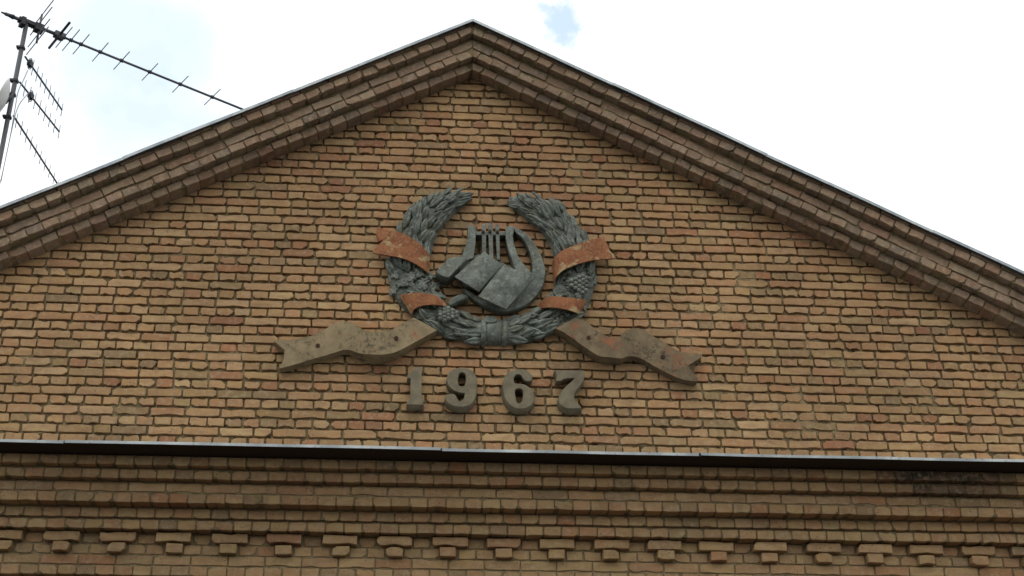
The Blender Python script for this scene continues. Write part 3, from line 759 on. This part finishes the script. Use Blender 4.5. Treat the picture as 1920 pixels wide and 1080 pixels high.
for side, path in ((-1, LB), (1, RB)):
    mb, info = branch_mesh(path); br = mb.build('branch', M['bronze'], wr, True); rg = random.Random(40 + side)
    # crown of laurel leaves in the upper half, tips pointing up the branch
    f = .50
    while f < .955:
        w = info[int(f*(len(info)-1))][3]; k = max(2, int(round(w*2/.066)))
        for j in range(k):
            s = -.86 + 1.72*(j + .5)/k + rg.uniform(-.07, .07)
            stick('leaf', rg.choice(LAUREL), br, info, f + rg.uniform(-.015, .015), s, s*.14 + rg.uniform(-.34, .34)*(1 - .6*abs(s)), rg.uniform(-.004, .006), rg.uniform(.10, .30)*(1 - .75*abs(s))*(1 if f < .85 else .4), rg.uniform(.72, 1.08) * (1 if f < .82 else .68))
        f += .043
    # fruit, flowers and oak leaves between the ribbons
    for f in (.315, .355, .395, .435, .475, .505):
        for s in (-.78, -.3, .2, .72):
            if side > 0 and f > .42 and 0 < s < .5: continue
            stick('leaf', rg.choice(OAK), br, info, f + rg.uniform(-.012, .012), s + rg.uniform(-.1, .1), rg.choice((.2, 2.6, -2.4, -.3, 1.4)) + rg.uniform(-.4, .4), .0, rg.uniform(.1, .3)*(1 - .6*abs(s)), rg.uniform(.62, .85))
    for f, s in ((.365,-.4),(.445,-.2),(.40,.42),(.335,.3)):
        stick('rosette', rg.choice(ROS), br, info, f, s, rg.uniform(0, 6), .010, 0, rg.uniform(.9, 1.15))
    if side > 0: stick('grape_cluster', GRAPE[0], br, info, .455, .25, .3, .004, 0, 1.3)
    # leaves and grapes running in to the tie
    if side < 0: stick('grape_cluster', GRAPE[1], br, info, .245, .25, 2.6, .004, 0, 1.3)
    else: stick('curl', CURL, br, info, .20, -.45, .4, .0, 0, 1.0); stick('curl', CURL, br, info, .25, .35, 2.0, .0, 0, .8)
    for f in (.075, .12, .165, .21, .255, .285):
        for s in (-.75, -.25, .25, .72):
            if side < 0 and f > .2 and 0 < s < .5: continue
            stick('leaf', rg.choice(LAUREL), br, info, f + rg.uniform(-.012, .012), s + rg.uniform(-.08, .08), rg.uniform(-.4, .4), -.006, rg.uniform(.02, .2), rg.uniform(.75, 1.0))
# band that ties the two branches
def band(x_a, x_b, rz, ry, name, parent):
    mb = MB(); vs = []; fs = []; K = 14; n = 5
    for i in range(n):
        px_ = x_a + (x_b - x_a)*i/(n-1); c_ = at(px_, 622, -.04); k = 1 - .10*abs(2*i/(n-1) - 1)**3
        for j in range(K): a = math.pi*j/(K-1); vs.append((c_.x, .004 - ry*k*max(0, math.sin(a))**.8, c_.z - rz*k*math.cos(a)))
    for i in range(n-1):
        for j in range(K-1): fs.append((i*K+j, (i+1)*K+j, (i+1)*K+j+1, i*K+j+1))
    fs += [tuple(range(K)), tuple(reversed(range((n-1)*K, n*K)))]
    mb.add(vs, fs); return mb.build(name, M['bronze'], parent, True)
tb = band(906, 946, .105, .105, 'tie_band', wr)
band(902, 911, .118, .118, 'tie_ring', tb); band(941, 950, .118, .118, 'tie_ring', tb)
slab('tie_knot', [zoomed([(528,268),(600,256),(722,268),(735,345),(650,362),(545,350)], 840, 560, 8.0)], -.10, .0, M['bronze'], tb, .008)

# red ribbons wound over the branches
z1 = lambda p: zoomed(p, 680, 340, 3.375)
rib = loft('ribbon', z1([(62,443),(130,372),(190,318),(255,330),(310,360),(365,398),(402,437),(426,478)]), z1([(64,452),(120,462),(170,470),(230,480),(290,500),(345,528),(390,560),(421,586)]),
     [-.11,-.125,-.135,-.15,-.155,-.145,-.12,-.07], M['red'], wr, thick=.014)
slab('fold', [z1([(90,290),(182,314),(135,368),(96,382),(86,335)])], -.09, -.06, M['red'], rib, .003)
loft('ribbon', z1([(230,720),(300,707),(360,704),(420,711),(465,724),(505,752),(550,792)]), z1([(312,850),(325,810),(370,788),(425,780),(470,781),(515,788),(552,798)]),
     [-.07,-.12,-.14,-.15,-.145,-.12,-.06], M['red'], wr, thick=.014)
rib = loft('ribbon', z1([(1200,510),(1215,480),(1260,440),(1320,412),(1390,385),(1460,365),(1528,352)]), z1([(1208,645),(1225,605),(1265,565),(1320,538),(1385,515),(1470,497),(1585,488)]),
     [-.06,-.11,-.145,-.155,-.15,-.13,-.115], M['red'], wr, thick=.014)
loft('ribbon', z1([(1100,800),(1130,760),(1165,732),(1220,726),(1290,735),(1360,740),(1418,752)]), z1([(1098,806),(1140,800),(1190,797),(1250,803),(1310,815),(1350,830),(1375,842)]),
     [-.06,-.11,-.14,-.15,-.145,-.12,-.07], M['red'], wr, thick=.014)
# trailing cream ends, cast solid to the wall
z2 = lambda p: zoomed(p, 500, 560, 4.174)
z3 = lambda p: zoomed(p, 940, 560, 4.154)
tl = loft('ribbon_tail', z2([(52,332),(110,322),(215,320),(350,290),(450,240),(520,205),(580,182),(640,180),(700,202),(760,248),(830,260),(900,262),(980,240),(1060,192),(1152,148)]),
     z2([(95,545),(135,538),(235,510),(360,472),(460,444),(530,422),(600,402),(650,402),(700,418),(760,432),(830,436),(900,437),(1000,420),(1110,368),(1332,246)]),
     [-.085,-.085,-.085,-.085,-.085,-.085,-.09,-.10,-.13,-.165,-.18,-.175,-.155,-.13,-.11], M['tail_a'], wr, back=.004, rows_=6)
tr = loft('ribbon_tail', z3([(575,150),(640,170),(690,200),(740,250),(800,280),(850,302),(885,312),(920,298),(950,262),(1000,236),(1060,230),(1120,250),(1180,290),(1260,336),(1340,385),(1410,416),(1565,432)]),
     z3([(420,230),(480,258),(560,312),(640,370),(700,410),(770,448),(850,456),(930,466),(975,452),(1020,448),(1060,456),(1110,476),(1180,518),(1260,562),(1340,600),(1420,630),(1527,646)]),
     [-.11,-.11,-.115,-.12,-.125,-.125,-.13,-.125,-.10,-.085,-.08,-.08,-.08,-.08,-.08,-.08,-.08], M['tail_b'], wr, back=.004, rows_=6)
for par, pp, y in ((tl, (400,368), -.086), (tl, (1014,310), -.152), (tr, (680,305), -.118), (tr, (1258,455), -.081)):
    q = (z2 if par is tl else z3)([pp])[0]; c_ = at(*q, y); mb = MB(); mb.tube([c_ + Vector((0,.02,0)), c_ - Vector((0,.006,0))], .017, 10); mb.build('bolt', M['rust'], par)
# swallow-tail notches cut out of the two outer ends
def notch(o_, tri):
    me = o_.data; inv = o_.matrix_basis; bm = bmesh.new(); bm.from_mesh(me)
    off = (INV[wr.name]).inverted().translation
    inside = lambda p: all(((b_[0]-a_[0])*(p[1]-a_[1]) - (b_[1]-a_[1])*(p[0]-a_[0])) > 0 for a_, b_ in zip(tri, tri[1:] + tri[:1]))
    for a_, b_ in zip(tri, tri[1:] + tri[:1]):
        pa, pb, pc = at(*a_, -.085), at(*b_, -.085), at(*a_, -.2)
        nn = (pb - pa).cross(Vector((0, 1, 0))).normalized(); bmesh.ops.bisect_plane(bm, geom=bm.verts[:] + bm.edges[:] + bm.faces[:], plane_co=pa, plane_no=nn, dist=1e-5)
    w3 = [at(*p, -.085) for p in tri]; tri2 = [(p.x, p.z) for p in w3]
    s0 = sum((tri2[(i+1) % 3][0]-tri2[i][0])*(tri2[(i+1) % 3][1]+tri2[i][1]) for i in range(3)); sgn = -1 if s0 > 0 else 1
    def ins(x, z): return all(sgn*((b_[0]-a_[0])*(z-a_[1]) - (b_[1]-a_[1])*(x-a_[0])) > -1e-5 for a_, b_ in zip(tri2, tri2[1:] + tri2[:1]))
    dele = [f for f in bm.faces if ins(f.calc_center_median().x, f.calc_center_median().z)]
    bmesh.ops.delete(bm, geom=dele, context='FACES')
    ed = [e for e in bm.edges if e.is_boundary]; 
    try: bmesh.ops.holes_fill(bm, edges=ed, sides=0)
    except Exception: pass
    bmesh.ops.recalc_face_normals(bm, faces=bm.faces); bm.to_mesh(me); bm.free()
notch(tl, z2([(20,300),(178,432),(60,600)]))
notch(tr, z3([(1600,430),(1600,700),(1450,520)]))

# ------------------------------------------------------------------ aerials on the roof
YM = 3.2
mast_top = at(50, 42, YM)
def ground_on_roof(x): return B0 + rake(x) + .36 / math.cos(math.atan(SL))
ms = empty('antenna_mast', (mast_top.x, YM, ground_on_roof(mast_top.x))); tag(ms, 'grey steel mast rising behind the left slope of the roof', 'mast')
mb = MB(); mb.tube([(mast_top.x, YM, ground_on_roof(mast_top.x) - .02), (mast_top.x, YM, mast_top.z)], .026, 12); mb.build('pole', M['mast'], ms, True)
for py_ in (90, 152, 178, 220):
    zz = at(50 - (py_ - 42)*.19, py_, YM).z; mb = MB(); mb.box((mast_top.x-.055, YM-.03, zz-.006), (mast_top.x+.034, YM+.03, zz+.016)); mb.box((mast_top.x-.034, YM-.036, zz-.016), (mast_top.x+.03, YM+.03, zz-.003)); mb.build('clamp', M['plastic'], ms)
mb = MB(); mb.box((mast_top.x-.16, YM-.05, ground_on_roof(mast_top.x)-.06), (mast_top.x+.16, YM+.2, ground_on_roof(mast_top.x)+.02)); mb.build('foot_plate', M['mast'], ms)
def aim(p0, px_, py_):
    """horizontal direction from p0 whose line passes the given pixel"""
    d_ = FWD + RIGHT*((px_-960)/F_PX) + UP*((540-py_)/F_PX); tt = (p0.z - CAM.z)/d_.z; return (CAM + d_*tt) - p0
def along(p0, dirn, px_):
    """point of the horizontal line p0 + s * dirn seen at picture column px_"""
    k = (px_ - 960)/F_PX; nn = RIGHT - FWD*k; s_ = -(p0 - CAM).dot(nn) / dirn.dot(nn); return p0 + dirn*s_
# large aerial on the mast head
b0 = at(50, 42, YM); db = aim(b0, 455, 205).normalized(); el = Vector((db.y, -db.x, 0)).normalized()
ta = empty('tv_antenna', b0); tag(ta, 'long dark aerial with cross rods and reflector on top of the mast', 'antenna')
mb = MB(); mb.tube([along(b0, db, 10), along(b0, db, 120)], .021, 8); mb.tube([along(b0, db, 118), along(b0, db, 520)], .0145, 8); mb.build('boom', M['mast'], ta, True)
mb = MB(); mb.tube([along(b0, db, 2), along(b0, db, 26)], [.008, .03], 8); mb.build('end_cap', M['plastic'], ta, True)
c_ = along(b0, db, 57); mb = MB(); mb.obox(c_, db, .14, .035, .024); mb.obox(c_ - db*.09 - Vector((0,0,.02)), db, .025, .05, .05); mb.obox(c_ + db*.10 - Vector((0,0,.015)), db, .05, .045, .045); mb.build('bracket', M['plastic'], ta)
for px_, hl, r_ in ((120, .24, .006), (133, .25, .006), (152, .235, .006), (188, .225, .006), (228, .22, .006), (281, .215, .006), (338, .21, .006), (398, .21, .006), (470, .2, .006)):
    c_ = along(b0, db, px_); mb = MB(); mb.tube([c_ - el*hl, c_ + el*hl], r_, 6); mb.build('element', M['alu'], ta, True)
    mb = MB(); mb.obox(c_, db, .02, .014, .017); mb.build('element_clip', M['plastic'], ta)
c_ = along(b0, db, 111); mb = MB(); mb.tube([c_ - el*.30, c_ + el*.30], .015, 8); mb.build('dipole', M['plastic'], ta, True)
mb = MB(); mb.obox(c_, db, .06, .04, .03); mb.obox(c_ - Vector((0,0,.03)), db, .035, .032, .018); mb.build('dipole_box', M['mast'], ta)
rc_ = along(b0, db, 74); up = Vector((0, 0, 1)); mb = MB(); mb.tube([rc_ - up*.22, rc_ + up*.19], .013, 8); mb.build('reflector_bar', M['mast'], ta, True)
for hz in (.18, .08, -.09, -.2):
    mb = MB(); mb.tube([rc_ + up*hz - el*.31, rc_ + up*hz + el*.34], .0065, 6); mb.build('reflector_rod', M['alu'], ta, True)
# three small aerials with upright rods
def small(a0, a1, n_el, first, lab, hl, box_at, reach=1.0, mat='mast'):
    zz = a0; p0 = at(a0[0], a0[1], YM - .03); dv = aim(p0, *a1).normalized()
    o_ = empty('tv_antenna', p0); tag(o_, lab, 'antenna', 'small aerials fixed to the mast')
    p1 = along(p0, dv, a1[0]); mb = MB(); mb.tube([p0, p0 + (p1-p0)*reach], .011, 8); mb.build('boom', M[mat], o_, True)
    for i in range(n_el):
        c_ = p0 + (p1-p0)*(first + (1-first)*i/(n_el-1))*reach; hh = hl*(1.12 - .2*i/n_el)
        mb = MB(); mb.tube([c_ - up*hh, c_ + up*hh], .0045, 6); mb.build('element', M['alu'], o_, True)
    if box_at:
        c_ = p0 + (p1-p0)*box_at; mb = MB(); mb.obox(c_, dv, .035, .022, .034); mb.build('junction_box', M['plastic'], o_)
        mb = MB(); mb.tube([c_ + Vector((.02*math.cos(a*.5236), .02*math.cos(a*.5236), .075*math.sin(a*.5236))) for a in range(13)], .006, 6); mb.build('loop_dipole', M['alu'], o_, True)
    return p0
pa = small((47, 106), (116, 206), 8, .2, 'small aerial with upright rods, uppermost of the three on the mast', .095, .13)
pb = small((37, 154), (111, 247), 8, .12, 'small aerial with upright rods, middle of the three on the mast', .10, .27)
pc = small((25, 217), (108, 345), 11, .06, 'thin aerial running down behind the roof edge, lowest of the three', .085, None, 1.12)
# satellite dish facing left, half out of the picture
dc = at(-4, 186, YM - .08); dsh = empty('satellite_dish', dc); tag(dsh, 'white satellite dish cut off by the left picture edge, on the mast', 'dish')
mb = MB(); vs = []; fs = []; ax = Vector((-.86, -.35, .25)).normalized(); e1 = ax.cross(up).normalized(); e2 = e1.cross(ax)
NR, NA = 6, 28
for sgn in (0, .006):
    for i in range(NR+1):
        r_ = .24*i/NR
        for k in range(NA): a = 2*math.pi*k/NA; vs.append(dc + ax*(1.5*r_*r_ - .09 - sgn) + e1*(r_*math.cos(a)) + e2*(r_*1.12*math.sin(a)))
L_ = (NR+1)*NA
for i in range(NR):
    for k in range(NA):
        a, b_, c2, d2 = i*NA+k, i*NA+(k+1) % NA, (i+1)*NA+(k+1) % NA, (i+1)*NA+k
        fs += [(a, b_, c2, d2), (L_+d2, L_+c2, L_+b_, L_+a)]
for k in range(NA): fs.append((NR*NA+k, NR*NA+(k+1) % NA, L_+NR*NA+(k+1) % NA, L_+NR*NA+k))
mb.add(vs, fs); mb.build('reflector', M['dish'], dsh, True)
mb = MB(); q = at(28, 176, YM); mb.tube([dc - ax*.09, Vector((q.x, YM - .03, q.z))], .016, 8); mb.build('bracket', M['mast'], dsh, True)
mb = MB(); mb.tube([dc - ax*.07 - e2*.26, dc + ax*.22 - e2*.05], .010, 6); mb.build('feed_arm', M['alu'], dsh, True)
# cables hanging down the mast
def cable(pts, lab):
    mb = MB(); q = catmull([tuple(p) for p in pts], 6, False); mb.tube(q, .005, 6); o_ = mb.build('cable', M['cable'], None, True); tag(o_, lab, 'cable', 'cables on the mast')
mx_ = mast_top.x
def onmast(px_, py_): return at(px_, py_, YM - .06)
cable([onmast(52, 132), onmast(44, 150), onmast(34, 172), onmast(28, 205), onmast(18, 262), onmast(6, 318), onmast(-2, 352)], 'thin pale cable from the uppermost small aerial down the mast')
cable([onmast(56, 172), onmast(40, 190), onmast(31, 208), onmast(24, 236), onmast(12, 290), onmast(2, 340)], 'thin pale cable from the middle small aerial down the mast')
